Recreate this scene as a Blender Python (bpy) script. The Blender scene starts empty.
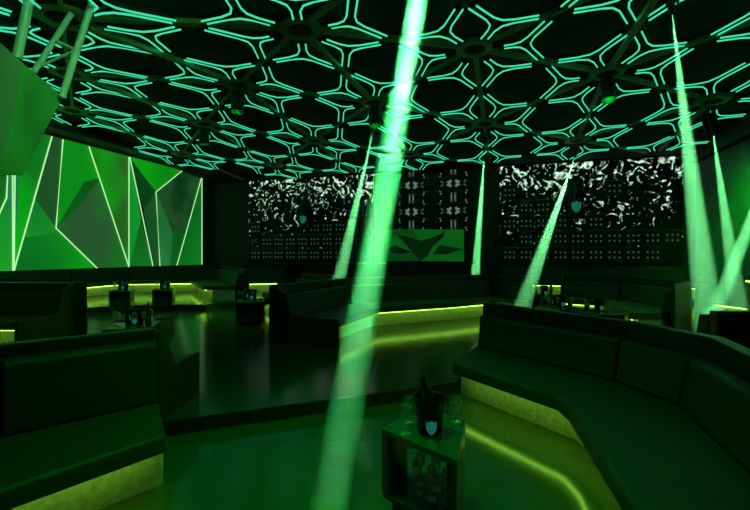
import bpy, bmesh, math, random
from mathutils import Vector, Matrix
random.seed(5)
C = bpy.context.scene.collection
PI = math.pi
EYE = 1.60
FPX = 425.0
YAW = math.radians(17.1)
SY, CY = math.sin(YAW), math.cos(YAW)
CEIL = 5.60
BACK = 17.4
LEFT = -13.6
RIGHT = 6.3
UP = 0.13          # height of the raised floor behind the step
UP2 = 0.26         # height of the perimeter platform

# ------------------------------------------------------------------ survey helpers
def ray(px, py):
    u = (px-375)/FPX
    return Vector((CY*u-SY, SY*u+CY, (255-py)/FPX))
def at(px, py, z):
    r = ray(px, py); t = (z-EYE)/r.z
    return Vector((r.x*t, r.y*t, z))
def atd(px, py, d):
    r = ray(px, py)*d
    return Vector((r.x, r.y, r.z+EYE))
def aty(px, py, Y):
    r = ray(px, py); t = Y/r.y
    return Vector((r.x*t, Y, r.z*t+EYE))
def atx(px, py, X):
    r = ray(px, py); t = X/r.x
    return Vector((X, r.y*t, r.z*t+EYE))
def uv(p):     # room point -> pixel (for culling only)
    l = p[0]*CY+p[1]*SY; d = -p[0]*SY+p[1]*CY
    if d < .3: return None
    return 375+FPX*l/d, 255-FPX*(p[2]-EYE)/d

# ------------------------------------------------------------------ materials
def mat(name, col, rough=.5, metal=0, emit=None, es=1, spec=.5, noise=None, trans=0, bump=0, coat=0):
    m = bpy.data.materials.new(name); m.use_nodes = True
    nt = m.node_tree; b = nt.nodes['Principled BSDF']
    b.inputs['Base Color'].default_value = (*col, 1)
    b.inputs['Roughness'].default_value = rough
    b.inputs['Metallic'].default_value = metal
    b.inputs['Specular IOR Level'].default_value = spec
    b.inputs['Transmission Weight'].default_value = trans
    b.inputs['Coat Weight'].default_value = coat
    if emit:
        b.inputs['Emission Color'].default_value = (*emit, 1)
        b.inputs['Emission Strength'].default_value = es
    if noise:
        sc, amt = noise
        tc = nt.nodes.new('ShaderNodeTexCoord')
        n = nt.nodes.new('ShaderNodeTexNoise'); n.inputs['Scale'].default_value = sc; n.inputs['Detail'].default_value = 5
        nt.links.new(tc.outputs['Object'], n.inputs['Vector'])
        r = nt.nodes.new('ShaderNodeMapRange')
        r.inputs['From Min'].default_value = .3; r.inputs['From Max'].default_value = .7
        r.inputs['To Min'].default_value = 1-amt; r.inputs['To Max'].default_value = 1+amt
        nt.links.new(n.outputs['Fac'], r.inputs['Value'])
        mx = nt.nodes.new('ShaderNodeVectorMath'); mx.operation = 'SCALE'
        mx.inputs[0].default_value = col
        nt.links.new(r.outputs['Result'], mx.inputs['Scale'])
        nt.links.new(mx.outputs[0], b.inputs['Base Color'])
        if bump:
            bp = nt.nodes.new('ShaderNodeBump'); bp.inputs['Strength'].default_value = bump; bp.inputs['Distance'].default_value = .01
            nt.links.new(n.outputs['Fac'], bp.inputs['Height']); nt.links.new(bp.outputs[0], b.inputs['Normal'])
    return m
M = {}
M['floor'] = mat('polished dark floor', (.045, .075, .015), .15, noise=(1.3, .12), spec=.45)
M['floor_low'] = mat('polished dark lower floor', (.06, .12, .02), .15, noise=(1.3, .12), spec=.85)
M['riser'] = mat('black step riser', (.012, .012, .012), .6, noise=(6, .2))
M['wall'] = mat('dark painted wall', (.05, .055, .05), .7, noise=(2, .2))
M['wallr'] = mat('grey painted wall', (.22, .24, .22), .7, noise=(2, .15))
M['black'] = mat('matt black', (.010, .010, .010), .6, noise=(5, .3))
M['ceil'] = mat('black ceiling', (.012, .012, .012), .85, noise=(2, .3))
M['leather'] = mat('dark leather', (.04, .07, .015), .5, noise=(14, .12), bump=.12)
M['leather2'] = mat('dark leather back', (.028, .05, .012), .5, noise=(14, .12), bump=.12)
M['shell'] = mat('dark lacquer shell', (.025, .04, .012), .4, noise=(8, .15))
M['plinth'] = mat('pale stone plinth', (.62, .60, .46), .55, noise=(22, .22))
M['sofaled'] = mat('yellow green LED strip', (0, 0, 0), .5, emit=(.30, .80, .055), es=7.5)
M['tube'] = mat('teal LED tube', (0, 0, 0), .5, emit=(.045, .70, .34), es=1.12)
M['beam'] = mat('green grey steel', (.32, .42, .17), .45, .3, noise=(5, .15))
M['truss'] = mat('aluminium truss', (.8, .8, .8), .5, .1, noise=(12, .1))
M['white'] = mat('white LED line', (0, 0, 0), .5, emit=(.45, 1.0, .40), es=1.0)
M['table'] = mat('dark lacquered table', (.05, .08, .03), .22, noise=(9, .15))
M['tabletop'] = mat('glossy dark table top', (.08, .14, .03), .2, noise=(9, .15))
M['glass'] = mat('clear glass', (.7, .9, .75), .06, spec=1.0); M['glass'].node_tree.nodes['Principled BSDF'].inputs['Alpha'].default_value = .12
_nt = M['glass'].node_tree; _fr = _nt.nodes.new('ShaderNodeFresnel'); _fr.inputs['IOR'].default_value = 1.5      # thin glass: clear face on, brighter rims
_mr = _nt.nodes.new('ShaderNodeMapRange'); _mr.inputs['From Min'].default_value = .04; _mr.inputs['From Max'].default_value = .5; _mr.inputs['To Min'].default_value = .06; _mr.inputs['To Max'].default_value = .75
_nt.links.new(_fr.outputs[0], _mr.inputs['Value']); _nt.links.new(_mr.outputs['Result'], _nt.nodes['Principled BSDF'].inputs['Alpha'])
M['bottle'] = mat('dark green bottle glass', (.02, .04, .02), .08, spec=.8)
M['bucket'] = mat('black polished bucket', (.008, .008, .010), .22, spec=.5)
M['shield'] = mat('pale teal label', (.10, .52, .45), .5, noise=(60, .5), emit=(.02, .26, .20), es=.35)
M['lamp'] = mat('black lamp housing', (.02, .02, .02), .4)
M['lens'] = mat('lamp lens', (0, 0, 0), .3, emit=(.4, 1, .6), es=3)
M['cell'] = mat('dark display cell', (.02, .028, .022), .5, noise=(7, .2))
M['edge'] = mat('cell edge line', (.10, .13, .11), .5, emit=(.03, .11, .06), es=.12)
M['dot'] = mat('cell light dot', (0, 0, 0), .5, emit=(.22, .55, .34), es=.13)
M['ice'] = mat('ice', (.7, .8, .75), .2, trans=.6)

def screen_mat(name, kind):
    m = bpy.data.materials.new(name); m.use_nodes = True
    nt = m.node_tree; b = nt.nodes['Principled BSDF']; L = nt.links; N = nt.nodes.new
    b.inputs['Base Color'].default_value = (.004, .004, .004, 1); b.inputs['Roughness'].default_value = .5
    tc = N('ShaderNodeTexCoord'); src = tc.outputs['Object']
    sep = N('ShaderNodeSeparateXYZ'); L.new(src, sep.inputs[0])
    def math_(op, a, bb=None, c=None):
        n = N('ShaderNodeMath'); n.operation = op
        for i, v in enumerate((a, bb, c)):
            if v is None: continue
            if isinstance(v, (int, float)): n.inputs[i].default_value = v
            else: L.new(v, n.inputs[i])
        return n.outputs[0]
    x, z = sep.outputs['X'], sep.outputs['Z']
    if kind == 'kaleido':
        x = math_('PINGPONG', x, .86); z = math_('PINGPONG', z, .55)
        comb = N('ShaderNodeCombineXYZ'); L.new(x, comb.inputs[0]); L.new(z, comb.inputs[2])
        vec = comb.outputs[0]
    else:
        vec = src
    mp = N('ShaderNodeMapping'); L.new(vec, mp.inputs[0])
    mp.inputs['Location'].default_value = (3.3 if kind == 'left' else 7.1, 0, 1.7)
    n = N('ShaderNodeTexNoise'); L.new(mp.outputs[0], n.inputs['Vector'])
    n.inputs['Scale'].default_value = 2.9 if kind != 'kaleido' else 3.3
    n.inputs['Detail'].default_value = 2.0; n.inputs['Roughness'].default_value = .5
    n.inputs['Distortion'].default_value = 2.0 if kind != 'kaleido' else 1.2
    # how much of the picture is lit: dense at the top, sparse lower down
    if kind == 'kaleido':
        th = .585
        t = math_('SUBTRACT', n.outputs['Fac'], th)
    else:
        g = math_('MULTIPLY', sep.outputs['Z'], -.045)           # object origin at the screen's top edge
        th = math_('ADD', g, .535)
        t = math_('SUBTRACT', n.outputs['Fac'], th)
    v = math_('MULTIPLY', t, 14)
    cl = N('ShaderNodeClamp'); L.new(v, cl.inputs[0])
    # the panels' own brightness varies
    n2 = N('ShaderNodeTexNoise'); L.new(mp.outputs[0], n2.inputs['Vector']); n2.inputs['Scale'].default_value = 5.5
    v2 = math_('MULTIPLY', math_('SUBTRACT', n2.outputs['Fac'], .3), 1.6)
    e = math_('MULTIPLY', cl.outputs[0], v2)
    e = math_('MULTIPLY', e, 2.6 if kind != 'kaleido' else .7)
    b.inputs['Emission Color'].default_value = (.55, .86, .60, 1)
    L.new(e, b.inputs['Emission Strength'])
    return m

def facet_mat(name, col, grey=None, seed=0, sc=.35):
    """one facet of the picture on the wall screen: a green field with soft clouds"""
    m = bpy.data.materials.new(name); m.use_nodes = True
    nt = m.node_tree; b = nt.nodes['Principled BSDF']; L = nt.links
    b.inputs['Base Color'].default_value = (.004, .004, .004, 1); b.inputs['Roughness'].default_value = .5
    tc = nt.nodes.new('ShaderNodeTexCoord')
    mp = nt.nodes.new('ShaderNodeMapping'); mp.inputs['Location'].default_value = (seed*3.1, seed*1.7, seed)
    mp.inputs['Scale'].default_value = (1, 1, .8)
    n = nt.nodes.new('ShaderNodeTexNoise'); n.inputs['Scale'].default_value = sc; n.inputs['Detail'].default_value = 1.5
    r = nt.nodes.new('ShaderNodeValToRGB')
    g = grey or tuple(c*.5 for c in col)
    col = (col[0]*.55, col[1]*.95, col[2]*.7); g = (g[0]*.55, g[1]*.9, g[2]*.7)
    r.color_ramp.elements[0].position = .36; r.color_ramp.elements[0].color = (*g, 1)
    r.color_ramp.elements[1].position = .60; r.color_ramp.elements[1].color = (*col, 1)
    L.new(tc.outputs['Object'], mp.inputs[0]); L.new(mp.outputs[0], n.inputs['Vector'])
    L.new(n.outputs['Fac'], r.inputs[0]); L.new(r.outputs[0], b.inputs['Emission Color'])
    b.inputs['Emission Strength'].default_value = 1
    return m

# ------------------------------------------------------------------ mesh helpers
def obj(name, bm, m, parent=None, smooth=False, bevel=0, seg=2):
    bmesh.ops.recalc_face_normals(bm, faces=bm.faces)
    me = bpy.data.meshes.new(name); bm.to_mesh(me); bm.free()
    me.materials.append(M[m] if isinstance(m, str) else m)
    if smooth:
        for p in me.polygons: p.use_smooth = True
    o = bpy.data.objects.new(name, me); C.objects.link(o)
    if parent:
        o.parent = parent
    if bevel:
        md = o.modifiers.new('bevel', 'BEVEL'); md.width = bevel; md.segments = seg; md.limit_method = 'ANGLE'
        md.angle_limit = math.radians(25)
    return o
def empty(name, loc=(0, 0, 0), rz=0):
    o = bpy.data.objects.new(name, None); C.objects.link(o); o.location = loc; o.rotation_euler.z = rz
    o.empty_display_size = .2
    return o
def tag(o, label, cat, group=None, kind=None):
    o['label'] = label; o['category'] = cat
    if group: o['group'] = group
    if kind: o['kind'] = kind
    return o
def struct(o): o['kind'] = 'structure'; return o
def box(bm, c, s, mt=None):
    r = bmesh.ops.create_cube(bm, size=1)
    for v in r['verts']:
        v.co = Vector((v.co.x*s[0]+c[0], v.co.y*s[1]+c[1], v.co.z*s[2]+c[2]))
        if mt: v.co = mt @ v.co
def prism(bm, pts, z0, z1):
    lo = [bm.verts.new((p[0], p[1], z0)) for p in pts]; hi = [bm.verts.new((p[0], p[1], z1)) for p in pts]
    n = len(pts)
    bm.faces.new(lo); bm.faces.new(hi)
    for i in range(n): bm.faces.new((lo[i], lo[(i+1) % n], hi[(i+1) % n], hi[i]))
def tube(bm, pts, r, n=8, r1=None):
    pts = [Vector(p) for p in pts]; rings = []
    for i, p in enumerate(pts):
        if i == 0: t = pts[1]-pts[0]
        elif i == len(pts)-1: t = pts[-1]-pts[-2]
        else: t = (pts[i+1]-pts[i]).normalized()+(pts[i]-pts[i-1]).normalized()
        t.normalize()
        a = t.cross(Vector((0, 0, 1)))
        if a.length < .05: a = t.cross(Vector((1, 0, 0)))
        a.normalize(); b = t.cross(a)
        rr = r if r1 is None else r+(r1-r)*i/(len(pts)-1)
        rings.append([bm.verts.new(p+(a*math.cos(2*PI*k/n)+b*math.sin(2*PI*k/n))*rr) for k in range(n)])
    for i in range(len(rings)-1):
        for k in range(n): bm.faces.new((rings[i][k], rings[i][(k+1) % n], rings[i+1][(k+1) % n], rings[i+1][k]))
    bm.faces.new(rings[0]); bm.faces.new(rings[-1])
def lathe(bm, prof, n=24, c=(0, 0, 0), close=False):
    rings = []
    for r, z in prof:
        if r < 1e-5: rings.append([bm.verts.new((c[0], c[1], c[2]+z))])
        else: rings.append([bm.verts.new((c[0]+r*math.cos(2*PI*k/n), c[1]+r*math.sin(2*PI*k/n), c[2]+z)) for k in range(n)])
    for a, b in zip(rings, rings[1:]):
        for k in range(n):
            k2 = (k+1) % n
            if len(a) == 1 and len(b) == 1: continue
            if len(a) == 1: bm.faces.new((a[0], b[k], b[k2]))
            elif len(b) == 1: bm.faces.new((a[k], a[k2], b[0]))
            else: bm.faces.new((a[k], a[k2], b[k2], b[k]))
    if close:
        for k in range(n):
            k2 = (k+1) % n
            bm.faces.new((rings[-1][k], rings[-1][k2], rings[0][k2], rings[0][k]))
def copy_tree(o, parent=None):
    c = o.copy(); C.objects.link(c); c.parent = parent
    for ch in list(o.children): copy_tree(ch, c)
    return c

# ------------------------------------------------------------------ the room
# upper floor with the diagonal step; the lower floor in front of it
s1 = at(173, 420, UP); s2 = at(337, 398, UP)
d = (s2-s1).normalized()
e0 = s1-d*9.0; e1 = s1+d*2.95
bm = bmesh.new()
prism(bm, [(e0.x, e0.y), (s1.x, s1.y), (e1.x, e1.y), (-.40, 6.2), (.2, 6.0), (1.35, 5.0), (1.78, 4.3), (RIGHT+.2, 4.3), (RIGHT+.2, BACK+.2), (LEFT-.2, BACK+.2), (LEFT-.2, e0.y)], -.3, UP)
struct(obj('floor', bm, 'floor'))
bm = bmesh.new(); prism(bm, [(LEFT-.2, -6), (RIGHT+.2, -6), (RIGHT+.2, 9), (LEFT-.2, 9)], -.32, 0)
struct(obj('floor', bm, 'floor_low'))
bm = bmesh.new()
nrm = Vector((d.y, -d.x, 0))
q = [e0+nrm*.02, e1+nrm*.02, e1-nrm*.0, e0-nrm*.0]
prism(bm, [(p.x, p.y) for p in q], 0, UP-.004)
struct(obj('trim_1', bm, 'riser'))
# perimeter platform
def platform(name, pts):
    bm = bmesh.new(); prism(bm, pts, .0, UP2); struct(obj(name, bm, 'floor'))
pa = at(118, 305.5, UP2); pb = at(206, 304.5, UP2)
platform('floor', [(LEFT, pa.y-3.2), (pa.x-.6, pa.y-1.3), (pa.x, pa.y), (pb.x, pb.y), (pb.x+.6, pb.y+1.6), (pb.x+.2, 15.0), (RIGHT, 15.0), (RIGHT, BACK), (LEFT, BACK)])
bm = bmesh.new()
for a, b2 in ((pa, pb),):
    dd = (b2-a).normalized(); nn = Vector((dd.y, -dd.x, 0))
    prism(bm, [tuple((a+nn*.03)[:2]), tuple((b2+nn*.03)[:2]), tuple(b2[:2]), tuple(a[:2])], UP, UP2-.004)
struct(obj('trim_2', bm, 'riser'))

def cz(y):      # the ceiling is a shallow vault, lower towards the back wall
    if y < 4: return CEIL-.66
    if y < 12.5: return CEIL+.13-.026*(y-9.5)**2
    return CEIL-.104-.156*(y-12.5)*.55
bm = bmesh.new(); ys = [-6.2, 4, 5, 6, 7, 8, 9, 10, 11, 12, 12.5, 14, 16, BACK+.2]
lo = [[bm.verts.new((x, y, cz(y)+dz)) for x in (LEFT-.2, RIGHT+.2) for dz in (0, .2)] for y in ys]
for a, b in zip(lo, lo[1:]):
    for p_, q_ in ((0, 1), (1, 3), (3, 2), (2, 0)): bm.faces.new((a[p_], a[q_], b[q_], b[p_]))
bm.faces.new((lo[0][0], lo[0][1], lo[0][3], lo[0][2])); bm.faces.new((lo[-1][0], lo[-1][1], lo[-1][3], lo[-1][2]))
struct(obj('ceiling', bm, 'ceil'))
bm = bmesh.new(); box(bm, ((LEFT+RIGHT)/2, BACK+.1, CEIL/2), (RIGHT-LEFT+.4, .2, CEIL)); struct(obj('wall_back', bm, 'wall'))
bm = bmesh.new(); box(bm, (LEFT-.1, 5.7, CEIL/2), (.2, 23.4, CEIL)); struct(obj('wall_left', bm, 'wall'))
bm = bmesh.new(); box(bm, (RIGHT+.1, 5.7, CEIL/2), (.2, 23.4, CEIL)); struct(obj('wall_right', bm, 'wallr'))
bm = bmesh.new(); box(bm, ((LEFT+RIGHT)/2, -6.1, CEIL/2), (RIGHT-LEFT+.4, .2, CEIL)); struct(obj('wall_rear', bm, 'wall'))
# black bulkhead bands under the ceiling
bm = bmesh.new(); box(bm, (RIGHT-.12, 5.7, CEIL-.42), (.24, 23.2, .84)); struct(obj('trim_3', bm, 'black'))
bm = bmesh.new(); box(bm, ((LEFT+RIGHT)/2, BACK-.10, CEIL-.45), (RIGHT-LEFT-.6, .2, .20)); struct(obj('trim_4', bm, 'black'))
bm = bmesh.new(); box(bm, (LEFT+.4, 5.7, CEIL-.11), (.8, 23.2, .22)); struct(obj('trim_5', bm, 'black'))

# ------------------------------------------------------------------ ceiling: triangular steel grid with hubs and Y-shaped LED fittings
LA, LB_ = 2.74, 4.19
HX, HY = -3.33, 6.50
def hub(i, j):
    y = HY+(i*.4794+j)*LB_
    return Vector((HX+i*LA, y, cz(y)))
def seen(p, m=90):
    q_ = uv(p)
    return q_ is not None and -m < q_[0] < 750+m and -m < q_[1] < 510
def inroom(p, m=0): return LEFT+1.0-m < p.x < RIGHT-.4+m and p.y < BACK-.7+m
hubs = {}
for i in range(-6, 6):
    for j in range(-6, 8):
        p = hub(i, j)
        if inroom(p) and seen(p, 60): hubs[(i, j)] = p
hub_proto = None
def make_hub():
    r = empty('ceiling_hub')
    bm = bmesh.new(); n = 48; rings = []
    for rin, z in ((1, -.10), (0, -.10), (0, 0), (1, 0)):
        vs_ = []
        for k in range(n):
            a = 2*PI*k/n; w = (a-PI/6) % (PI/3)-PI/6
            rr = .21 if rin else .40*math.cos(PI/6)/math.cos(w) if abs(w) < PI/6 else .4
            vs_.append(bm.verts.new((rr*math.cos(a), rr*math.sin(a), z)))
        rings.append(vs_)
    for q_ in range(4):
        a_, b_ = rings[q_], rings[(q_+1) % 4]
        for k in range(n): bm.faces.new((a_[k], a_[(k+1) % n], b_[(k+1) % n], b_[k]))
    obj('ring', bm, 'beam', r, smooth=False)
    bm = bmesh.new(); lathe(bm, [(0, -.09), (.10, -.09), (.19, -.06), (.20, 0), (0, 0)], 20)
    obj('cap', bm, 'black', r)
    return r
hub_words = {}
order = sorted(hubs.items(), key=lambda kv: kv[1].y)
def where(p):
    x, y = uv(p)
    h = 'far left' if x < 110 else 'left' if x < 250 else 'centre left' if x < 375 else 'centre right' if x < 520 else 'right' if x < 650 else 'far right'
    v = 'at the top edge' if y < 30 else 'high up' if y < 60 else 'at mid depth' if y < 95 else 'towards the back' if y < 125 else 'close to the back wall'
    return h, v
seen_words = {}
for (k, p) in order:
    if hub_proto is None: hub_proto = make_hub(); o = hub_proto
    else: o = copy_tree(hub_proto)
    o.location = p
    h, v = where(p); x, y = uv(p)
    tag(o, 'dark ring-shaped ceiling hub about %d%% across and %d%% down the photo' % (round(x/7.5), round(y/5.1)), 'ceiling hub', 'round hubs joining the ceiling beams')
# steel beams between hubs
dirs = [(0, 1), (1, 0), (1, -1)]
nb = 0
for (i, j), p in sorted(hubs.items()):
    for di, dj in dirs:
        q2 = hub(i+di, j+dj)
        if not inroom(q2, .6): continue
        a = (q2-p).normalized(); s = a.cross(Vector((0, 0, 1)))
        A = p+a*.36; B = q2-a*.36
        wbig = .055 if (di, dj) != (1, -1) else .03
        bm = bmesh.new(); vs = []
        for P in (A, B):
            for sx, z in ((-1, -.015), (1, -.015), (1, -.095), (-1, -.095)):
                vs.append(bm.verts.new((P.x+s.x*wbig*sx, P.y+s.y*wbig*sx, P.z+z)))
        bm.faces.new(vs[:4]); bm.faces.new(vs[4:])
        for k in range(4): bm.faces.new((vs[k], vs[(k+1) % 4], vs[4+(k+1) % 4], vs[4+k]))
        o = obj('ceiling_beam', bm, 'beam')
        x, y = uv((A+B)/2); h, v = where((A+B)/2)
        kind_ = 'running front to back' if (di, dj) == (0, 1) else 'slanting rightwards' 
        tag(o, 'dark steel ceiling beam %s, centred %d%% across and %d%% down the photo' % (kind_, round(x/7.5), round(y/5.1)), 'ceiling beam', 'steel beams of the ceiling grid')
# Y fittings
cache = {}
def chevron(bm, c, e1_, e2_, off, gap1, gap2, yc, zc):
    """bent LED tube lying in the angle between the arms c->e1 and c->e2"""
    c = Vector((c.x, c.y)); e1_ = Vector((e1_.x, e1_.y)); e2_ = Vector((e2_.x, e2_.y))
    d1 = (e1_-c).normalized(); d2 = (e2_-c).normalized()
    n1 = Vector((-d1.y, d1.x)); n1 = n1 if n1.dot(d2) > 0 else -n1
    n2 = Vector((-d2.y, d2.x)); n2 = n2 if n2.dot(d1) > 0 else -n2
    A = e1_-d1*gap1+n1*off; B = e2_-d2*gap2+n2*off
    # intersection of the two offset lines
    p = c+n1*off; q_ = c+n2*off
    den = d1.x*d2.y-d1.y*d2.x
    t = ((q_.x-p.x)*d2.y-(q_.y-p.y)*d2.x)/den
    K = p+d1*t
    L1, L2 = (A-K).length, (B-K).length
    r = .24
    a1 = K+(A-K)*min(.5, r/L1); b1 = K+(B-K)*min(.5, r/L2)
    pts = [A]
    for s_ in (0, .5, 1): pts.append(a1*(1-s_)**2+K*2*s_*(1-s_)+b1*s_*s_)
    pts.append(B)
    tube(bm, [(q3.x, q3.y, cz(q3.y+yc)-zc-.13) for q3 in pts], .0150, 6)
def make_y(tri, ishub):
    c = (tri[0]+tri[1]+tri[2])/3
    r = empty('ceiling_light')
    rel = [t-c for t in tri]
    for k in range(3):
        a, b = rel[k], rel[(k+1) % 3]
        ga = .56 if ishub[k] else .26; gb = .56 if ishub[(k+1) % 3] else .26
        bm = bmesh.new(); chevron(bm, Vector((0, 0, 0)), a, b, .066, ga, gb, c.y, c.z)
        obj('led_tube', bm, 'tube', r)
    bm = bmesh.new()
    for k in range(3):
        L_ = rel[k].length-(.56 if ishub[k] else .26); a = rel[k].normalized()
        s = Vector((-a.y, a.x, 0))*.035
        e_ = a*L_; vv = []
        for P_ in (Vector((0, 0, 0)), e_):
            for sg, dz in ((1, -.115), (-1, -.115), (-1, -.03), (1, -.03)): vv.append(bm.verts.new((P_.x+s.x*sg, P_.y+s.y*sg, P_.z+dz)))
        bm.faces.new(vv[:4]); bm.faces.new(vv[4:])
        for q_ in range(4): bm.faces.new((vv[q_], vv[(q_+1) % 4], vv[4+(q_+1) % 4], vv[4+q_]))
    obj('mounting_rail', bm, 'black', r)
    return r
F1 = Vector((LA/2, LB_*.2397, 0)); F2 = Vector((0, LB_/2, 0))
O = Vector((HX, HY, CEIL))
used_lab = {}
ny = 0
for i in range(-14, 14):
    for j in range(-14, 18):
        for up in (0, 1):
            ij = [(i, j), (i+1, j), (i, j+1)] if not up else [(i+1, j), (i+1, j+1), (i, j+1)]
            tri = [O+F1*a+F2*b for a, b in ij]
            for t_ in tri: t_.z = cz(t_.y)
            c = (tri[0]+tri[1]+tri[2])/3
            if not (all(inroom(t, .5) for t in tri) and inroom(c, 0) and seen(c, 70)): continue
            ih = tuple(a % 2 == 0 and b % 2 == 0 for a, b in ij)
            if not any(ih): continue
            key = (up, ih, round(c.y, 2))
            if key not in cache: cache[key] = make_y(tri, ih); o = cache[key]
            else: o = copy_tree(cache[key])
            o.location = c
            h, v = where(c); x, y = uv(c)
            lab = 'teal three-armed LED ceiling light about %.1f%% across and %.1f%% down the photo' % (x/7.5, y/5.1)
            tag(o, lab, 'ceiling light', 'three-armed LED lights on the ceiling grid'); ny += 1
print('Y lights', ny, 'hubs', len(hubs))

# ------------------------------------------------------------------ left wall screen: facets of a green picture with white light lines
XS = LEFT+.10
def sp(px, py, x=None): return atx(px, py, XS if x is None else x)
scr = empty('video_wall', (LEFT+.05, 12, 1.0))
tag(scr, 'huge bright green screen of angular facets and white lines along the left wall', 'screen')
def topy(x): return 175.5+.263*(x-202)
def boty(x): return 264.5-.033*(x-202)
fac = []
def facet(pts, col, grey=None, sc=.35):
    bm = bmesh.new()
    vs = [bm.verts.new(sp(x, y)-scr.location) for x, y in pts]
    r = bm.faces.new(vs)
    g = bmesh.ops.extrude_face_region(bm, geom=[r])
    for v in g['geom']:
        if isinstance(v, bmesh.types.BMVert): v.co.x -= .03
    m = facet_mat('screen facet %d' % len(fac), col, grey, len(fac)+1, sc); fac.append(1)
    obj('picture_facet', bm, m, scr)
G = lambda r, g, b: (r, g, b)
xl = -46
facet([(xl, topy(xl)), (9, topy(9)), (7, 198), (xl, 300-(-xl)*.2)], (.01, .22, .02))
facet([(xl, 290), (7, 198), (14, boty(14)), (xl, boty(xl))], (.02, .36, .03), (.01, .2, .02))
facet([(9, topy(9)), (22, topy(22)), (14, boty(14)), (7, 198)], (.02, .22, .10), (.01, .12, .05))
facet([(22, topy(22)), (52, topy(52)), (14, boty(14))], (.003, .42, .004), (.005, .18, .015))
facet([(52, topy(52)), (63, topy(63)), (56, 228), (34, 197)], (.02, .08, .022), (.012, .05, .015))
facet([(34, 197), (56, 228), (60, 232), (22, 238)], (.02, .34, .02), (.01, .2, .03))
facet([(22, 238), (60, 232), (97, boty(97)), (14, boty(14))], (.005, .30, .01), (.005, .16, .02))
facet([(63, topy(63)), (89, topy(89)), (100, 178), (84, 182), (56, 228)], (.005, .40, .005), (.005, .26, .01))
facet([(84, 182), (100, 178), (80, 205), (56, 228)], (.005, .10, .01), (.01, .06, .01))
facet([(56, 228), (80, 205), (100, 178), (112, 214), (129, boty(129)), (97, boty(97))], (.008, .17, .012), (.035, .10, .035), .6)
facet([(89, topy(89)), (129, topy(129)), (129, boty(129)), (112, 214), (100, 178)], (.008, .28, .008), (.03, .13, .015), .7)
facet([(129, topy(129)), (137, 196), (141, 220), (129, boty(129))], (.005, .30, .03), (.005, .2, .03))
facet([(141, 220), (153, boty(153)), (129, boty(129))], (.008, .16, .02), (.005, .09, .01))
facet([(129, topy(129)), (156, 192), (144, 209), (137, 196)], (.003, .055, .008), (.002, .04, .005))
facet([(129, topy(129)), (182, topy(182)), (156, 192)], (.006, .34, .006), (.004, .22, .01))
facet([(144, 209), (156, 192), (158, 230), (160, boty(160)), (153, boty(153))], (.008, .09, .015), (.02, .07, .024), .8)
facet([(156, 192), (173, 232), (170, boty(170)), (160, boty(160))], (.03, .19, .06), (.015, .12, .03))
facet([(156, 192), (182, topy(182)), (202, topy(202)), (187, 229), (173, 232)], (.02, .07, .022), (.004, .035, .008), 1.2)
facet([(173, 232), (187, 229), (177, boty(177)), (170, boty(170))], (.006, .11, .012), (.004, .06, .01))
facet([(202, topy(202)), (202, boty(202)), (177, boty(177))], (.006, .20, .015), (.006, .11, .02))
def wline(pts, w=.019):
    bm = bmesh.new(); P = [sp(x, y, XS+.03)-scr.location for x, y in pts]
    tube(bm, P, w, 6); obj('light_line', bm, 'white', scr)
for ln in ([(52, 136.5), (14, boty(14))], [(63, 139.5), (56, 228), (97, boty(97))], [(89, 146.5), (129, boty(129))],
           [(129, 157), (129, boty(129))], [(130, 157.5), (153, boty(153))], [(182, 171), (156, 192), (160, boty(160))],
           [(202, 176), (177, boty(177))], [(202, 176), (202, boty(202))], [(15.5, 127), (14, boty(14))], [(12.5, 127), (13, boty(13))],
           [(10, 125), (6.5, 198), (-6, 225)]):
    wline(ln)

# ------------------------------------------------------------------ back wall screens and cells
ZT = 5.04; ZB = 1.33
def wall_screen(name, x0, x1, z0, z1, kind, label, y=BACK-.06):
    bm = bmesh.new(); box(bm, ((x1-x0)/2, 0, -(z1-z0)/2), (x1-x0, .08, z1-z0))
    o = obj(name, bm, screen_mat('picture '+kind, kind)); o.location = (x0, y, z1)
    tag(o, label, 'screen')
    return o
xa = aty(250, 200, BACK).x; xb = aty(374, 200, BACK).x; xc = aty(392, 200, BACK).x; xd = aty(470, 200, BACK).x
xe = aty(500, 200, BACK).x; xf = aty(682, 200, BACK).x
wall_screen('video_screen', xa, xb, ZB, ZT, 'left', 'black back wall screen with white speckles, left of the mirrored pattern screen')
wall_screen('video_screen', xc, xd, 2.45, ZT, 'kaleido', 'screen with a mirrored white pattern above the faceted DJ booth')
wall_screen('video_screen', xe, xf, ZB, ZT, 'right', 'black back wall screen with white speckles at the right of the room')
P = .601
PH = .580
def make_cell():
    r = empty('display_cell')
    bm = bmesh.new(); box(bm, (0, 0, 0), (P-.02, .09, P-.03)); obj('case', bm, 'cell', r)
    bm = bmesh.new(); box(bm, (0, -.05, P/2-.02), (P-.02, .012, .012)); obj('edge_strip', bm, 'edge', r)
    for rr in (-.11, .08):
        for cc in (-.16, 0, .16):
            bm = bmesh.new(); lathe(bm, [(.0, .0), (.026, .0), (.03, .03), (.02, .06), (0, .07)], 8, (cc, -.07, rr-.03))
            obj('light_dot', bm, 'dot', r)
    return r
cell_proto = make_cell(); first = True
def cell(px, row, side):
    global first
    x = aty(px, 250, BACK).x
    z = 1.615+row*P
    if first: o = cell_proto; first = False
    else: o = copy_tree(cell_proto)
    o.location = (x, BACK-.147, z)
    rows = ['bottom row', 'second row up', 'third row up', 'fourth row up', 'fifth row up']
    words = ['first', 'second', 'third', 'fourth', 'fifth', 'sixth', 'seventh', 'eighth', 'ninth', 'tenth', 'eleventh', 'twelfth']
    n_ = round((px-258)/11.9) if side == 'left' else round((x-aty(509.6, 250, BACK).x)/P)
    tag(o, 'small dark display cell with dots, %s column of the %s screen, %s' % (words[n_], side, rows[row]), 'display cell', 'dotted display cells on the back wall')
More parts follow.
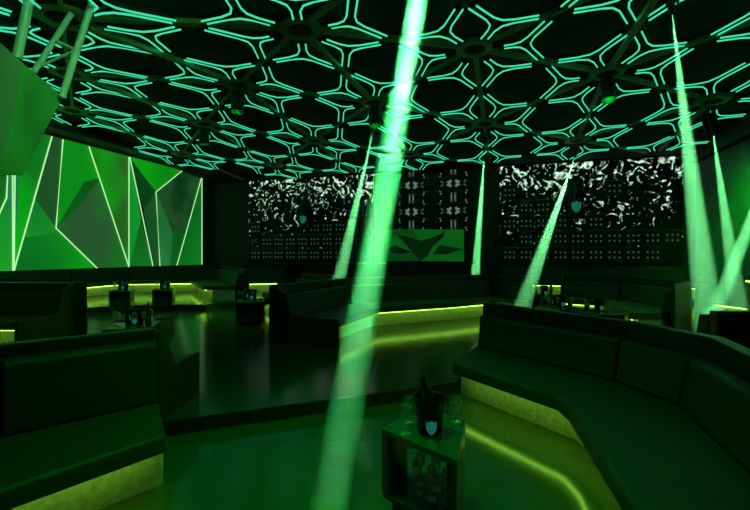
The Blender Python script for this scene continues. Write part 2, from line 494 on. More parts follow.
xL = aty(258, 250, BACK).x
from math import floor
def pxof(x): return uv((x, BACK, 2))[0]
for k in range(10):
    px = pxof(xL+k*P)
    cell(px, 0, 'left'); cell(px, 1, 'left') if k != 0 else None
    if k >= 5 or k == 0: cell(px, 2, 'left')
    if k >= 8: cell(px, 3, 'left')
x0 = aty(509.6, 250, BACK).x
for k in range(10):
    px = pxof(x0+k*P)
    if k < 9: cell(px, 0, 'right')
    if k > 0: cell(px, 1, 'right')
    if k in (0, 1, 2, 3, 5): cell(px, 2, 'right')
    if k in (1, 2): cell(px, 3, 'right')
    if k in (0, 6): cell(px, 4, 'right')

# tall display bottles with shield labels
def shield(bm, w, h, y, t, c=(0, 0, 0)):
    pts = [(-.5, .42), (-.28, .36), (0, .5), (.28, .36), (.5, .42), (.46, -.1), (.25, -.38), (0, -.5), (-.25, -.38), (-.46, -.1)]
    a = [bm.verts.new((c[0]+x*w, c[1]+y, c[2]+z*h)) for x, z in pts]; b = [bm.verts.new((c[0]+x*w, c[1]+y+t, c[2]+z*h)) for x, z in pts]
    bm.faces.new(a); bm.faces.new(b)
    for i in range(len(pts)): bm.faces.new((a[i], a[(i+1) % 10], b[(i+1) % 10], b[i]))
def big_bottle(px, py0, py1, w, label, sq):
    lo = aty(px, py1, BACK-.72); hi = aty(px, py0, BACK-.72); H = hi.z-lo.z
    r = empty('display_bottle', lo); tag(r, label, 'display bottle', 'giant bottles in front of the back wall screens')
    bm = bmesh.new()
    if sq: lathe(bm, [(0, 0), (w, 0), (w*1.02, H*.7), (w*.95, H*.93), (w*.9, H), (0, H)], 20)
    else: lathe(bm, [(0, 0), (w, 0), (w, H*.5), (w*.8, H*.62), (w*.34, H*.76), (w*.3, H), (0, H)], 20)
    obj('body', bm, 'bucket', r, smooth=False)
    bm = bmesh.new(); shield(bm, w*1.05, w*1.35, -w-.035, .03, (0, 0, w*1.1)); obj('shield_label', bm, 'shield', r)
    bm = bmesh.new(); box(bm, (0, .12, -.025), (w*2.2, .76, .05)); obj('wall_bracket', bm, 'black', r)
big_bottle(306, 190, 227, .27, 'giant dark bottle with a green shield label before the left speckled screen', False)
big_bottle(575, 181, 217, .30, 'giant dark square-shouldered bottle with a shield label before the right speckled screen', True)

# stage and DJ booth
st = empty('stage', (-6, 15.2, UP2)); tag(st, 'long low black stage under the left back wall screens', 'stage')
xs0 = aty(257, 262, 14.9).x; xs1 = aty(471, 262, 14.9).x
bm = bmesh.new(); box(bm, ((xs0+xs1)/2+6, 1.0-.0, .48), (xs1-xs0, 2.0, .96)); obj('platform_block', bm, 'black', st, bevel=.02)
bm = bmesh.new(); box(bm, ((xs0+xs1)/2+6, 1.0, .985), (xs1-xs0+.1, 2.1, .05)); obj('deck', bm, 'shell', st, bevel=.01)
# DJ booth with faceted front
YB = 15.45
dj = empty('dj_booth', (aty(425, 255, YB).x, YB, UP2+1.01)); tag(dj, 'DJ booth with green faceted front standing on the black stage', 'DJ booth')
def bp(px, py, y=YB): return aty(px, py, y)-dj.location
bl = 386; br = 464
bt, bb = 229.5, 261.5
bm = bmesh.new()
w0 = bp(bl, bb).x; w1 = bp(br, bb).x; h1 = bp(425, bt).z
box(bm, ((w0+w1)/2, .45, h1/2), (w1-w0, .8, h1)); obj('cabinet', bm, 'black', dj)
green = mat('green booth panel', (.03, .30, .04), .5, emit=(.004, .13, .010), es=.55)
dkgreen = mat('dark green booth panel', (.015, .08, .02), .5, emit=(.001, .018, .003), es=.5)
midgreen = mat('mid green booth panel', (.02, .18, .03), .5, emit=(.003, .075, .008), es=.5)
def bface(pts, m, y0, th):
    bm = bmesh.new(); vs = [bp(*p) for p in pts]; n = len(vs)
    c = sum(vs, Vector())/n
    a = [bm.verts.new((v.x, y0, v.z)) for v in vs]; b_ = [bm.verts.new((v.x, 0, v.z)) for v in vs]
    top = bm.verts.new((c.x, y0-th, c.z))
    for i in range(n): bm.faces.new((a[i], a[(i+1) % n], top)); bm.faces.new((a[i], a[(i+1) % n], b_[(i+1) % n], b_[i]))
    bm.faces.new(b_)
    obj('front_facet', bm, m, dj)
bface([(bl, bt), (412, bt), (421, 241), (395, 234), (bl, 240)], midgreen, -.03, .05)
bface([(412, bt), (446, bt), (440, 235), (421, 241)], green, -.03, .05)
bface([(446, bt), (br, bt), (br, 249), (440, 245)], green, -.03, .05)
bface([(395, 234), (410, 240), (421, 241.5), (431, 240), (441, 234), (433, 246), (428, 256), (421, 261), (412, 252), (403, 241)], dkgreen, -.05, .05)
bface([(bl, 240), (395, 234), (403, 241), (412, 252), (401, 248), (394, 245), (bl, 250)], green, -.03, .03)
bface([(390, 249), (395, 245), (401, 248), (401, 254), (391, 253)], dkgreen, -.05, .04)
bface([(bl, 250), (389, 249), (401, 254), (412, 252), (421, 261), (bl, bb)], midgreen, -.03, .03)
bface([(433, 254), (440, 245), (br, 249), (446, 254.5)], dkgreen, -.05, .06)
bface([(428, 256), (433, 246), (446, bt+5), (440, 245), (433, 254), (446, 254.5), (br, 249), (br, bb), (421, 261)], green, -.03, .02)

# ------------------------------------------------------------------ booth sofas
def loft(F, I, sec, zf, inset=None):
    """sweep a (t, z) section along the sofa: t = 0 at the seat's front edge, 1 where the back begins"""
    bm = bmesh.new(); rings = []
    for f, i in zip(F, I):
        rings.append([bm.verts.new((f[0]+(i[0]-f[0])*t, f[1]+(i[1]-f[1])*t, zf+z)) for t, z in sec])
    n = len(sec)
    for a, b in zip(rings, rings[1:]):
        for k in range(n): bm.faces.new((a[k], a[(k+1) % n], b[(k+1) % n], b[k]))
    bm.faces.new(rings[0]); bm.faces.new(rings[-1])
    return bm
def sofa(name, F, I, zf, label, group='booth sofas with glowing plinths', backz=.80, shellz=.96, tilt=.10, ends=(0, 0), depthk=1.0, led=True, cat='sofa'):
    F = [Vector((p[0], p[1])) for p in F]; I = [Vector((p[0], p[1])) for p in I]
    base = F[0].copy()
    F = [p-base for p in F]; I = [p-base for p in I]
    r = empty(name, (base.x, base.y, zf)); tag(r, label, cat, group)
    obj('plinth', loft(F, I, [(.30, .0), (.30, .29), (1.0, .29), (1.0, 0)], 0), 'plinth', r)
    obj('seat', loft(F, I, [(.0, .30), (.0, .40), (.02, .42), (1.02, .42), (1.02, .30)], 0), 'leather', r, bevel=.018)
    if led:
        bm = bmesh.new(); pts = [f+(i-f)*.10 for f, i in zip(F, I)]
        pts[0] = pts[0]+(pts[1]-pts[0]).normalized()*.04; pts[-1] = pts[-1]+(pts[-2]-pts[-1]).normalized()*.04
        tube(bm, [(p.x, p.y, .289) for p in pts], .011, 6)
        obj('led_strip', bm, 'sofaled', r)
    for k in range(len(F)-1):
        f2 = [F[k], F[k+1]]; i2 = [I[k], I[k+1]]
        e = .012/max(.05, (i2[1]-i2[0]).length)
        f3 = [f2[0].lerp(f2[1], e), f2[1].lerp(f2[0], e)]; i3 = [i2[0].lerp(i2[1], e), i2[1].lerp(i2[0], e)]
        obj('back_cushion', loft(f3, i3, [(1.0, .425), (1.0+tilt*.6, .5*(.425+backz)), (1.0+tilt, backz-.02), (1.03+tilt, backz), (1.27, backz), (1.29, .425)], 0), 'leather2', r, bevel=.02, seg=3)
    obj('back_shell', loft(F, I, [(1.30, 0), (1.30, shellz), (1.44, shellz), (1.44, 0)], 0), 'shell', r, bevel=.012)
    for k, on in enumerate(ends):
        if not on: continue
        a = 0 if k == 0 else -1; nx = 1 if k == 0 else -2
        out = (I[a]-I[nx]).normalized()*.06
        sec = [(.0, .0), (.0, .43), (.95, .45), (1.08, backz+.02), (1.44, shellz), (1.44, 0)]
        bm = bmesh.new(); ra = []; rb = []
        for t, z in sec:
            p = F[a]+(I[a]-F[a])*t
            ra.append(bm.verts.new((p.x, p.y, z))); rb.append(bm.verts.new((p.x+out.x, p.y+out.y, z)))
        bm.faces.new(ra); bm.faces.new(rb)
        for q_ in range(6): bm.faces.new((ra[q_], ra[(q_+1) % 6], rb[(q_+1) % 6], rb[q_]))
        obj('side_panel', bm, 'shell', r, bevel=.01)
    return r
# right foreground booth
zl = .30
sofa('booth_sofa', [at(453, 374, zl), at(557, 411, zl), at(569, 422, zl), at(621, 510, zl), (.66, 1.3)],
     [at(477, 346, .42), at(614, 381, .42), at(678, 406, .42), at(752, 477, .42), (1.35, 1.3)], 0,
     'large dark corner sofa with glowing plinth in the right foreground', shellz=.955)
# left foreground sofa
sofa('booth_sofa', [at(166, 453, zl), at(20, 507, zl), (-2.62, .7)],
     [at(158, 403, .42), at(0, 438, .42), (-3.35, 1.0)], 0,
     'dark sofa in the left foreground with a green-lit plinth at the bottom left corner', backz=.90, shellz=.98, tilt=.02)
# its back-to-back neighbour on the raised floor
t1 = at(194, 353, .55); t2 = at(168, 368, .55)
sofa('booth_sofa', [t1+Vector((-.95, -1.6, 0)), t1], [t2+Vector((-.75, -1.05, 0)), t2], UP,
     'dark sofa end poking out behind the left foreground sofa on the raised floor', backz=.55, shellz=.80, ends=(0, 1))
# middle booth
z2 = UP+.30
mf = [at(340, 327, z2), at(380, 313, z2), at(450, 308, z2), at(494, 304, z2), at(515, 309, z2)]
mi = [(mf[0].x-.88, mf[0].y+.0), (mf[1].x-.75, mf[1].y+.42), (mf[2].x-.55, mf[2].y+.66), (mf[3].x-.05, mf[3].y+.75), (mf[4].x+.3, mf[4].y+.7)]
sofa('booth_sofa', mf, mi, UP, 'long dark middle sofa with yellow-green glowing plinth, crossed by the widest light beam', ends=(1, 0))
# left-of-middle booth facing away to the left
a = at(287, 304.5, z2); b = at(262, 297.5, z2)
sofa('booth_sofa', [a+(a-b)*.0, b], [(a.x+.62, a.y+.62), (b.x+.62, b.y+.62)], UP, 'short dark sofa with a slanting lit plinth beside the small table left of the middle', ends=(1, 0))
# far left booth near the frame edge
sofa('booth_sofa', [at(14, 330.5, z2), at(14, 330.5, z2)-Vector((CY, SY, 0))*2.4],
     [at(14, 330.5, z2)+Vector((-SY-.02, CY, 0))*.9, at(14, 330.5, z2)-Vector((CY, SY, 0))*2.4+Vector((-SY, CY, 0))*.9], UP,
     'dark sofa at the left frame edge with a short lit strip under its seat', ends=(1, 0))
# booth backing it, its end panel seen from the side
def cp(l, d_): return (l*CY-d_*SY, l*SY+d_*CY)
sofa('booth_sofa', [cp(-6.15, 9.1), cp(-8.6, 9.1)], [cp(-5.62, 8.3), cp(-8.2, 8.3)], UP,
     'dark sofa turned away, just behind the sofa at the left frame edge')
# left wall bench and the corner that comes forward
z3 = UP2+.30
wb = [at(84, 288, z3), at(105, 286, z3), at(128, 284.5, z3), at(190, 283.5, z3), at(203, 290, z3)]
wbi = [wb[0]+Vector((-.75, .2, 0)), wb[1]+Vector((-.7, .4, 0)), wb[2]+Vector((-.6, .6, 0)), wb[3]+Vector((.4, .8, 0)), wb[4]+Vector((.9, .3, 0))]
sofa('wall_bench', wb, wbi, UP2, 'long dark wall bench with lit plinth below the green screen', cat='bench', shellz=.92)
# back wall benches
zb = z3
def benchrow(pxs, Y, label, name='wall_bench'):
    Fp = [(aty(p, 280, Y).x, Y) for p in pxs]; Ip = [(x, y+.85) for x, y in Fp]
    return sofa(name, Fp, Ip, UP2, label, cat='bench')
sofa('wall_bench', [at(232, 284.5, z3), at(277, 283.5, z3)], [at(232, 284.5, z3)+Vector((-.2, .8, 0)), at(277, 283.5, z3)+Vector((-.1, .8, 0))], UP2,
     'short dark bench with lit plinth left of the black stage', cat='bench')
sofa('wall_bench', [(aty(500, 280, 15.5).x, 15.5), (aty(700, 280, 15.5).x, 15.5)], [(aty(500, 280, 15.5).x, 16.35), (aty(700, 280, 15.5).x, 16.35)], UP2,
     'long dark bench along the back wall below the right speckled screen', cat='bench')
# right middle booth
rf = [at(556, 303, z2), at(598, 306.5, z2), at(624, 315.5, z2), at(629, 319.5, z2)]
ri = [(rf[0].x+.25, rf[0].y+.85), (rf[1].x+.6, rf[1].y+.75), (rf[2].x+.9, rf[2].y+.35), (rf[3].x+.55, rf[3].y+.15)]
sofa('booth_sofa', rf, ri, UP, 'curving dark booth sofa behind the right foreground sofa, below the right speckled screen', ends=(1, 0))
# far right booth
f0 = at(727, 306.5, z2); f1 = at(738, 307, z2)
sofa('booth_sofa', [at(716, 305, z2), at(748, 309, z2)], [at(716, 305, z2)+Vector((0, .8, 0)), at(748, 309, z2)+Vector((.3, .75, 0))], UP,
     'dark sofa with a short lit plinth at the far right behind the crossing beams')
# dark sofa back at the right frame edge
def cpt(p, t, l=0): return (p[0]-SY*t+CY*l, p[1]+CY*t+SY*l)
k0 = (2.12, 5.30)
sofa('booth_sofa', [cpt(k0, 1.2), cpt(k0, 1.25, 1.7)], [cpt(k0, .37), cpt(k0, .40, 1.7)], UP,
     'black sofa back rising behind the right foreground sofa at the right frame edge', backz=.82, shellz=.875)
# lit ledge on the right wall
bm = bmesh.new(); box(bm, (0, 0, 0), (.3, 5.5, .08)); o = obj('wall_shelf', bm, 'shell'); zz = atx(728, 276, RIGHT-.16); o.location = (RIGHT-.16, 12.9, .95)
tag(o, 'long narrow shelf with lit underside on the right wall', 'shelf')
bm = bmesh.new(); box(bm, (0, 0, 0), (.02, 5.3, .03)); st2 = obj('led_strip', bm, 'sofaled', o); st2.location = (-.155, 0, -.03)

# ------------------------------------------------------------------ tables and what stands on them
def hollow_table(pts, z0, z1, label, zf=0, open_edge=0, group=None):
    """low faceted side table: top board, base board, posts, open front"""
    c = Vector((sum(p[0] for p in pts)/len(pts), sum(p[1] for p in pts)/len(pts)))
    r = empty('side_table', (c.x, c.y, zf)); tag(r, label, 'table', group)
    R = [Vector((p[0]-c.x, p[1]-c.y)) for p in pts]
    bm = bmesh.new(); prism(bm, R, z1-.035, z1); obj('table_top', bm, 'tabletop', r, bevel=.005)
    bm = bmesh.new(); prism(bm, [p*.97 for p in R], z0, z0+.035); obj('lower_shelf', bm, 'table', r, bevel=.004)
    bm = bmesh.new(); prism(bm, [p*.78 for p in R], 0, z0); obj('plinth', bm, 'black', r)
    n = len(R)
    for i in range(n):
        j = (i+1) % n
        if i == open_edge or i == 3: continue
        bm = bmesh.new()
        a, b = R[i]*.98, R[j]*.98; ai, bi = R[i]*.88, R[j]*.88
        prism(bm, [a, b, bi, ai], z0+.035, z1-.035)
        obj('side_board', bm, 'table', r)
    i = open_edge; j = (i+1) % n
    for p, q_ in ((R[i], R[j]), (R[j], R[i])):
        bm = bmesh.new(); dd = (q_-p).normalized()*.045; s = -p*.09
        a = p*.985; prism(bm, [a, a+dd, a+dd+s, a+s], z0+.035, z1-.035); obj('post', bm, 'table', r)
    return r
TZ = .55
tp = [at(381, 428, TZ), at(457, 461, TZ), at(466, 421, TZ), at(457, 414, TZ), at(404, 415, TZ)]
hollow_table(tp, .13, TZ, 'small dark open-fronted table with an ice bucket on top, in the foreground')

def flute_bm(bm, h=.20, r=.030):
    lathe(bm, [(0, .004), (.030, .003), (.031, 0), (0, 0)], 16)
    lathe(bm, [(.030, .004), (.006, .010), (.0035, .02), (.0035, h*.42), (.010, h*.47), (r*.85, h*.62), (r, h*.80), (r*.86, h), (r*.86-.0015, h), (r-.002, h*.80), (r*.83, h*.63), (.004, h*.49), (0, h*.485)], 16)
def bottle_bm(bm, h=.31, r=.042):
    lathe(bm, [(0, 0), (r*.9, 0), (r, .01), (r, h*.5), (r*.86, h*.62), (r*.42, h*.78), (r*.32, h*.84), (r*.32, h*.95), (r*.38, h*.955), (r*.38, h), (0, h)], 20)
glass_proto = {}
def wineglass(loc, label, h=.20, group='wine glasses'):
    key = round(h, 3)
    if key not in glass_proto:
        bm = bmesh.new(); flute_bm(bm, h); o = obj('wine_glass', bm, 'glass', smooth=True); glass_proto[key] = o
    else:
        o = glass_proto[key].copy(); C.objects.link(o)
    o.location = loc; tag(o, label, 'glass', group); return o
bott_proto = None
def bottle(loc, label, group='bottles on the tables', tilt=None, s=1):
    global bott_proto
    if bott_proto is None:
        r = empty('champagne_bottle')
        bm = bmesh.new(); bottle_bm(bm); obj('body', bm, 'bottle', r, smooth=True)
        bm = bmesh.new(); shield(bm, .06, .075, -.046, .004, (0, 0, .08)); obj('shield_label', bm, 'shield', r)
        bm = bmesh.new(); lathe(bm, [(0, .24), (.016, .24), (.0165, .312), (0, .313)], 12); obj('foil', bm, 'black', r)
        bott_proto = r; o = r
    else: o = copy_tree(bott_proto)
    o.location = loc; o.scale = (s, s, s)
    o.rotation_euler = (tilt or (0, 0, YAW)); tag(o, label, 'bottle', group); return o
bucket_proto = None
def bucket(loc, label, s=1, rz=YAW):
    global bucket_proto
    if bucket_proto is None:
        r = empty('ice_bucket')
        bm = bmesh.new(); lathe(bm, [(0, 0), (.068, 0), (.072, .01), (.094, .205), (.100, .215), (.096, .218), (.089, .205), (.067, .014), (0, .014)], 28); obj('body', bm, 'bucket', r, smooth=True)
        bm = bmesh.new(); shield(bm, .062, .080, -.086, .014, (0, 0, .055)); obj('shield_label', bm, 'shield', r)
        for sx in (-1, 1):
            bm = bmesh.new()
            tube(bm, [(sx*(.094+.022*math.sin(PI*k/6)), .03*math.cos(PI*k/6), .185) for k in range(7)], .004, 6); obj('handle', bm, 'bucket', r)
        bucket_proto = r; o = r
    else: o = copy_tree(bucket_proto)
    o.location = loc; o.scale = (s, s, s); o.rotation_euler.z = rz; tag(o, label, 'ice bucket', 'black ice buckets'); return o
bc = at(431, 436, TZ)+Vector((-SY, CY, 0))*.06; bc.z = TZ
bucket(bc, 'black ice bucket with a teal shield label on the foreground table', 1.0)
bottle(bc+Vector((.03, .0, .040)), 'champagne bottle leaning left out of the foreground ice bucket', tilt=(math.radians(4), math.radians(-14), YAW), s=.98)
for i, (px, py, lab) in enumerate(((406, 434, 'wine glass left of the foreground ice bucket, nearer one'), (409, 424, 'wine glass left of the foreground ice bucket, set farther back'),
                                  (452, 432, 'wine glass right of the foreground ice bucket, nearer one'), (457, 423, 'wine glass right of the foreground ice bucket, at the table corner'))):
    wineglass(at(px, py, TZ)+Vector((0, 0, .001)), lab, .17)
# glasses standing on the lower shelf of the foreground table
cc = sum(tp, Vector())/5
gx = 0
for (dx, dy, lab) in ((-.10, -.06, 'left front'), (-.02, -.12, 'centre front'), (.06, -.17, 'right front'), (-.07, .04, 'left back'), (.02, -.01, 'centre back'), (.10, -.06, 'right back')):
    p = cc+Vector((CY*dx-SY*dy, SY*dx+CY*dy, 0))
    wineglass((p.x, p.y, .167), 'wine glass inside the foreground table, %s of its shelf' % lab, .20, 'wine glasses inside the foreground table')

def low_table(c, zf, s, h, label, rz=0):
    r = empty('side_table', (c[0], c[1], zf), rz); tag(r, label, 'table', 'low tables of the other booths')
    bm = bmesh.new(); box(bm, (0, 0, h-.02), (s, s, .04)); obj('table_top', bm, 'tabletop', r, bevel=.006)
    bm = bmesh.new(); box(bm, (0, 0, .10), (s*.95, s*.95, .03)); obj('lower_shelf', bm, 'table', r)
    bm = bmesh.new(); box(bm, (0, 0, .0425), (s*.7, s*.7, .085)); obj('plinth', bm, 'black', r)
    for sx in (-1, 1):
        bm = bmesh.new(); box(bm, (sx*(s/2-.02), 0, (h+.075)/2), (.03, s*.94, h-.155)); obj('side_board', bm, 'table', r)
    bm = bmesh.new(); box(bm, (0, s/2-.02, (h+.075)/2), (s*.9, .03, h-.155)); obj('back_board', bm, 'table', r)
    return r
def dressed(px, py, zf, lab, n=4, s=.46, seed=1, spread=.2, h=.50, nb=1, rz=.6):
    c = at(px, py, zf+h)
    s = s if zf > .2 else .60; kk = s/.62
    low_table(c, zf, s, h, 'low dark table %s' % lab, rz)
    rnd = random.Random(seed); z = zf+h+.001
    bucket((c.x+.03, c.y+.05, z), 'black ice bucket on the table %s' % lab, 1.0)
    side = ['left', 'right']
    for k in range(nb):
        bottle((c.x+(-.17 if k == 0 else .19)*kk, c.y+.08*kk, z), 'dark bottle on the table %s, %s of the bucket' % (lab, side[k]), tilt=(0, 0, YAW+1.4+k))
    pos = [(-.20, -.12, 'front left'), (.17, -.14, 'front right'), (-.06, -.19, 'front middle'), (.21, -.02, 'middle right'), (-.23, .19, 'back left'), (.10, .22, 'back')]
    for k in range(n):
        x, y, w = pos[k]
        wineglass((c.x+x*kk, c.y+y*kk, z), 'wine glass on the table %s, %s' % (lab, w), .20)
dressed(133, 325, UP, 'just behind the left foreground sofa', 6, nb=2, seed=2)
dressed(122, 290, UP2, 'below the green screen, left of two', 4, nb=1, h=.5, seed=3)
dressed(164, 289, UP2, 'below the green screen, right of two', 4, nb=1, h=.5, seed=4)
dressed(250, 300, UP, 'left of the middle sofa', 4, nb=1, seed=5)
dressed(545, 290, UP2-.02, 'before the back bench, left of the curving booth', 4, nb=2, h=.5, seed=6) if False else None
dressed(560, 307, UP, 'before the curving booth at the right', 6, nb=2, seed=7)
dressed(543, 295, UP, 'before the right back bench', 4, nb=2, seed=8)
dressed(598, 311, UP, 'at the curving booth end', 2, nb=1, seed=9)

# ------------------------------------------------------------------ hanging faceted box and its truss, top left
hb = empty('hanging_screen_box', atd(0, 120, 5.2)); tag(hb, 'faceted green-grey box hanging from the truss at the top left', 'hanging box')
def hp(px, py, d): return atd(px, py, d)-hb.location
V = [hp(-70, -20, 5.0), hp(24, 64, 5.0), hp(63, 97, 5.9), hp(22, 175.5, 5.35), hp(-1, 175, 5.0), hp(-70, 160, 4.9),
     hp(-70, 0, 6.6), hp(40, 90, 6.8), hp(15, 165, 6.6), hp(-70, 150, 6.6)]
pan1 = mat('grey green panel', (.42, .60, .42), .45, noise=(.9, .3))
pan2 = mat('green panel', (.12, .45, .12), .45, noise=(1.1, .35))
def hface(idx, m, name='panel'):
    bm = bmesh.new(); cen = sum((V[i] for i in range(10)), Vector())/10
    a = [bm.verts.new(V[i]) for i in idx]; b_ = [bm.verts.new(V[i]+(cen-V[i])*.03) for i in idx]
    bm.faces.new(a); bm.faces.new(b_)
    for i in range(len(a)): bm.faces.new((a[i], a[(i+1) % len(a)], b_[(i+1) % len(a)], b_[i]))
    obj(name, bm, m, hb)
hface((0, 1, 4, 5), pan1); hface((1, 2, 3), pan2); hface((1, 3, 4), pan2)
hface((0, 1, 7, 6), 'black'); hface((1, 2, 7), 'black'); hface((2, 3, 8, 7), 'black'); hface((3, 4, 5, 9, 8), 'black'); hface((6, 7, 8, 9), 'black')
tr = empty('lighting_truss', atd(60, 60, 5.6)); tag(tr, 'green-lit tubular truss holding the faceted box at the top left', 'truss')
def tseg(pts, r, name='chord'):
    bm = bmesh.new(); tube(bm, [p-tr.location for p in pts], r, 12); obj(name, bm, 'truss', tr)
def chord(pa, pb, d0, d1, r, name='chord'):
    """tube through two surveyed points, carried on up to the ceiling"""
    A = atd(*pa, d0); B = atd(*pb, d1)
    k = (cz(B.y+.3)-.12-B.z)/(A.z-B.z)
    top = B+(A-B)*k
    tseg([B, top], r, name)
chord((29, 0), (17, 58), 5.4, 5.4, .055)
chord((80, 0), (34, 72), 5.9, 5.7, .036)
chord((93, 0), (62, 97), 5.7, 5.75, .043)
tseg([atd(54, 40, 5.8), atd(75, 50, 5.72)], .026, 'brace')
tseg([atd(40, 66, 5.72), atd(74, 51, 5.72)], .018, 'brace')

# ------------------------------------------------------------------ moving head lamps, their beams and the haze they light
def vol_mat(name, dens, length, lo=.2, hi=1.5):
    m = bpy.data.materials.new(name); m.use_nodes = True; nt = m.node_tree
    for n in list(nt.nodes):
        if n.type == 'BSDF_PRINCIPLED': nt.nodes.remove(n)
    out = [n for n in nt.nodes if n.type == 'OUTPUT_MATERIAL'][0]
    v = nt.nodes.new('ShaderNodeVolumeScatter'); v.inputs['Density'].default_value = dens; v.inputs['Anisotropy'].default_value = 0
    v.inputs['Color'].default_value = (1, 1, 1, 1)
    tc = nt.nodes.new('ShaderNodeTexCoord'); sp_ = nt.nodes.new('ShaderNodeSeparateXYZ'); nt.links.new(tc.outputs['Object'], sp_.inputs[0])
    mr = nt.nodes.new('ShaderNodeMapRange'); mr.inputs['From Min'].default_value = 0; mr.inputs['From Max'].default_value = -length
    mr.inputs['To Min'].default_value = dens*lo; mr.inputs['To Max'].default_value = dens*hi       # haze density rises along the beam to hold its brightness, then fade it
    nt.links.new(sp_.outputs['Z'], mr.inputs['Value']); nt.links.new(mr.outputs['Result'], v.inputs['Density'])
    nt.links.new(v.outputs[0], out.inputs['Volume'])
    return m
def orient(o, d):
    o.rotation_euler = Vector(d).to_track_quat('-Z', 'Y').to_euler()
def beam(src, tgt, r0, r1, power, dens, label, blabel, spread=3.0, core=.45, lamp=True):
    src = Vector(src); tgt = Vector(tgt); d = (tgt-src).normalized(); L_ = (tgt-src).length
    # haze, put only in the beam's own shape
    hz = mat_h = vol_mat('haze', dens, L_, *((.30, 1.7) if r0 > .1 else (.06, 1.3)))
    bm = bmesh.new(); tube(bm, [Vector((0, 0, -.03)), Vector((0, 0, -L_))], r0, 32, r1)
    o = obj('light_beam', bm, hz); o.location = src; orient(o, d); tag(o, blabel, 'light beam', 'beams of light in the haze', 'stuff' if False else None)
    full = math.degrees(2*math.atan(max(0, r1-r0)/L_))
    for (col, pw, rr, spd) in (((.020, 1, .16), power*(1-core), r0*.95, full*1.2+.6), ((.42, 1, .50), power*core, r0*.66, full*.8+.8)):
        if r0 > .1:
            ld = bpy.data.lights.new('spot', 'AREA'); ld.shape = 'DISK'; ld.size = rr*2; ld.spread = math.radians(spd)
        else:
            ld = bpy.data.lights.new('spot', 'SPOT'); ld.shadow_soft_size = .01; ld.spot_blend = .55; ld.spot_size = math.radians(full*(1.08 if rr > r0*.6 else .7))
            om = PI*math.tan(math.radians(full/2))**2; pw = pw*4*PI/om*1.15
        ld.color = col; ld.energy = pw
        lo = bpy.data.objects.new('beam_light', ld); C.objects.link(lo); lo.location = src-d*.01; orient(lo, d)
    if lamp:
        h = empty('moving_head_light', src); tag(h, label, 'stage light', 'moving head lights on the ceiling')
        rot = d.to_track_quat('-Z', 'Y').to_matrix().to_4x4()
        bm = bmesh.new(); lathe(bm, [(r0*1.05, 0.0), (r0*1.2+.01, 0.0), (r0*1.2+.02, .16), (.05, .26), (0, .26), ], 20)
        bm.transform(rot); obj('head', bm, 'lamp', h, smooth=False)
        bm = bmesh.new(); z0 = max(.3, cz(src.y)-src.z-.10)
        wy = r0*1.2+.04
        tube(bm, [(-wy, 0, .08), (-wy, 0, z0-.12), (wy, 0, z0-.12), (wy, 0, .08)], .02, 8); obj('yoke', bm, 'lamp', h)
        bm = bmesh.new(); box(bm, (0, 0, z0-.06), (wy*2, wy*1.6, .1)); obj('base', bm, 'lamp', h, bevel=.01)
# widest beam, from just above the frame to the lower floor
bs = atd(418, 0, 4.74); be = at(328, 512, 0)
dv = (bs-be).normalized(); top = be+dv*((4.80)/dv.z)
def adj(src, tgt): return src, tgt
beam(top, be, .122, .128, 18.5, .88, 'black moving head light above the widest beam', 'widest pale green light beam, slanting through the middle of the room', 2.0)
def cb(px, py, px2, py2, z2_, r0, r1, power, dens, a, b_, dpt=None, zc=CEIL-.42, d2=None, spread=2.0):
    if dpt is None:
        s = at(px, py, CEIL)
        for _ in range(30):
            s = at(px, py, .5*s.z+.5*(cz(s.y)-.36))
    else: s = atd(px, py, dpt)
    t = at(px2, py2, z2_) if d2 is None else atd(px2, py2, d2)
    # carry the beam on to the floor
    dd = (t-s).normalized(); k = (UP2+.02-s.z)/dd.z
    beam(s, s+dd*k, r0, r1, power, dens, a, b_, spread)
cb(373, 132, 338, 284, .9, .022, .22, 10, .34, 'small moving head light over the beam left of the widest one', 'thin light beam just left of the widest beam', spread=2)
cb(485, 146, 475, 281, .9, .022, .17, 10, .34, 'small moving head light over the beam beside the DJ booth', 'thin near-vertical light beam between the two back wall screens')
cb(575, 157, 527, 293, .9, .022, .19, 10, .34, 'small moving head light over the right speckled screen', 'thin light beam slanting across the right speckled screen')
cb(672, 12, 709, 322, 1.05, .030, .25, 12, .34, 'moving head light at the top right of the ceiling', 'broad bright light beam at the right of the room', d2=6.6)
cb(712, 126, 738, 302, .8, .022, .20, 7, .34, 'small moving head light at the far right', 'thin light beam at the far right crossing the one from the frame edge', d2=8.5)
cb(800, 90, 712, 322, .9, .03, .18, 8, .34, 'moving head light beyond the right frame edge', 'light beam coming in from the right frame edge and crossing another', dpt=7.5, d2=7.6)

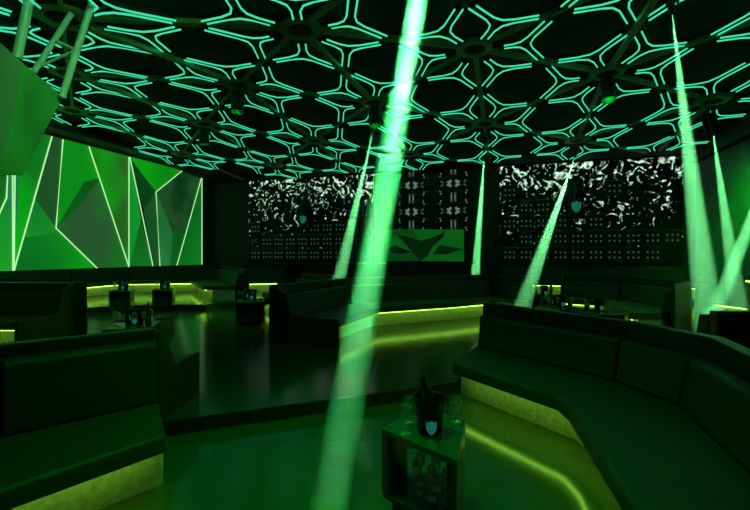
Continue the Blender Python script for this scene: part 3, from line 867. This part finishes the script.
# ------------------------------------------------------------------ room lighting: green fill lamps, added with made-up cans
def area(loc, tgt, size, power, col=(.0, 1, .03), spread=80, can=None):
    # made-up black can round an added fill lamp hides its disc from the camera
    if can:
        h = empty('added_fill_can', loc); dr = (Vector(tgt)-Vector(loc)).normalized()
        bm = bmesh.new(); r_ = size/2+.02; lathe(bm, [(0, .06), (r_, .06), (r_, -.42), (r_-.012, -.42), (r_-.012, .04), (0, .04)], 20)
        bm.transform(dr.to_track_quat('-Z', 'Y').to_matrix().to_4x4()); obj('housing', bm, 'lamp', h)
        bm = bmesh.new(); tube(bm, [(0, 0, .06), (0, 0, max(.1, cz(loc[1])-loc[2]))], .02, 8); obj('stem', bm, 'lamp', h)
        tag(h, can, 'added lamp', None)
    ld = bpy.data.lights.new('wash', 'AREA'); ld.shape = 'DISK'; ld.size = size; ld.energy = power; ld.color = col; ld.spread = math.radians(spread)
    o = bpy.data.objects.new('added_fill_light', ld); C.objects.link(o); o.location = loc; orient(o, Vector(tgt)-Vector(loc)); return o
area((0, 1.2, 4.85), (0, 2.2, 0), .30, 9, spread=140)  # added overhead fill for the lower floor, no fitting
area((-1.2, 2.6, 4.85), (-1.2, 2.9, 0), .30, 9, spread=70)  # second added fill, a bare lamp out of view
area((-6.07, 8.68, 5.4), (-6.07, 8.3, 0), .26, 13, can='added black fill-lamp can over the floor left of the middle sofa')
area((2.15, 10.5, 5.4), (2.3, 9.2, 0), .26, 13, can='added black fill-lamp can at the right of the ceiling, over the right booths')
area((-8.81, 10.87, 5.4), (-8.9, 11.2, 0), .26, 13, can='added black fill-lamp can at the far left of the ceiling near the green screen')
area((-3.33, 10.7, 5.4), (-2.6, 10.2, 0), .26, 10, can='added black fill-lamp can in the middle of the ceiling towards the back wall')
area((4.7, 12.2, 4.9), (6.3, 14.6, 2.6), .26, 75, spread=130, can='added black wall-fill lamp near the right wall')  # added lamp that brightens the right wall
area((-1.6, 2.7, 4.4), (-5.2, 4.2, 3.4), .6, 17, (.16, 1, .22), spread=80)      # added fill on the truss and hanging box, above the frame

# ------------------------------------------------------------------ world, camera
w = bpy.data.worlds.new('World'); bpy.context.scene.world = w; w.use_nodes = True
w.node_tree.nodes['Background'].inputs[0].default_value = (0, .004, 0, 1)
w.node_tree.nodes['Background'].inputs[1].default_value = .2
cd = bpy.data.cameras.new('Camera'); cam = bpy.data.objects.new('Camera', cd); C.objects.link(cam)
cam.location = (0, 0, EYE); cam.rotation_euler = (PI/2, 0, YAW)
cd.sensor_width = 36; cd.lens = FPX/750*36; cd.clip_start = .05; cd.clip_end = 100
bpy.context.scene.camera = cam
vs = bpy.context.scene.view_settings
vs.view_transform = 'Standard'; vs.look = 'None'; vs.gamma = 1; vs.exposure = 0; vs.use_curve_mapping = False
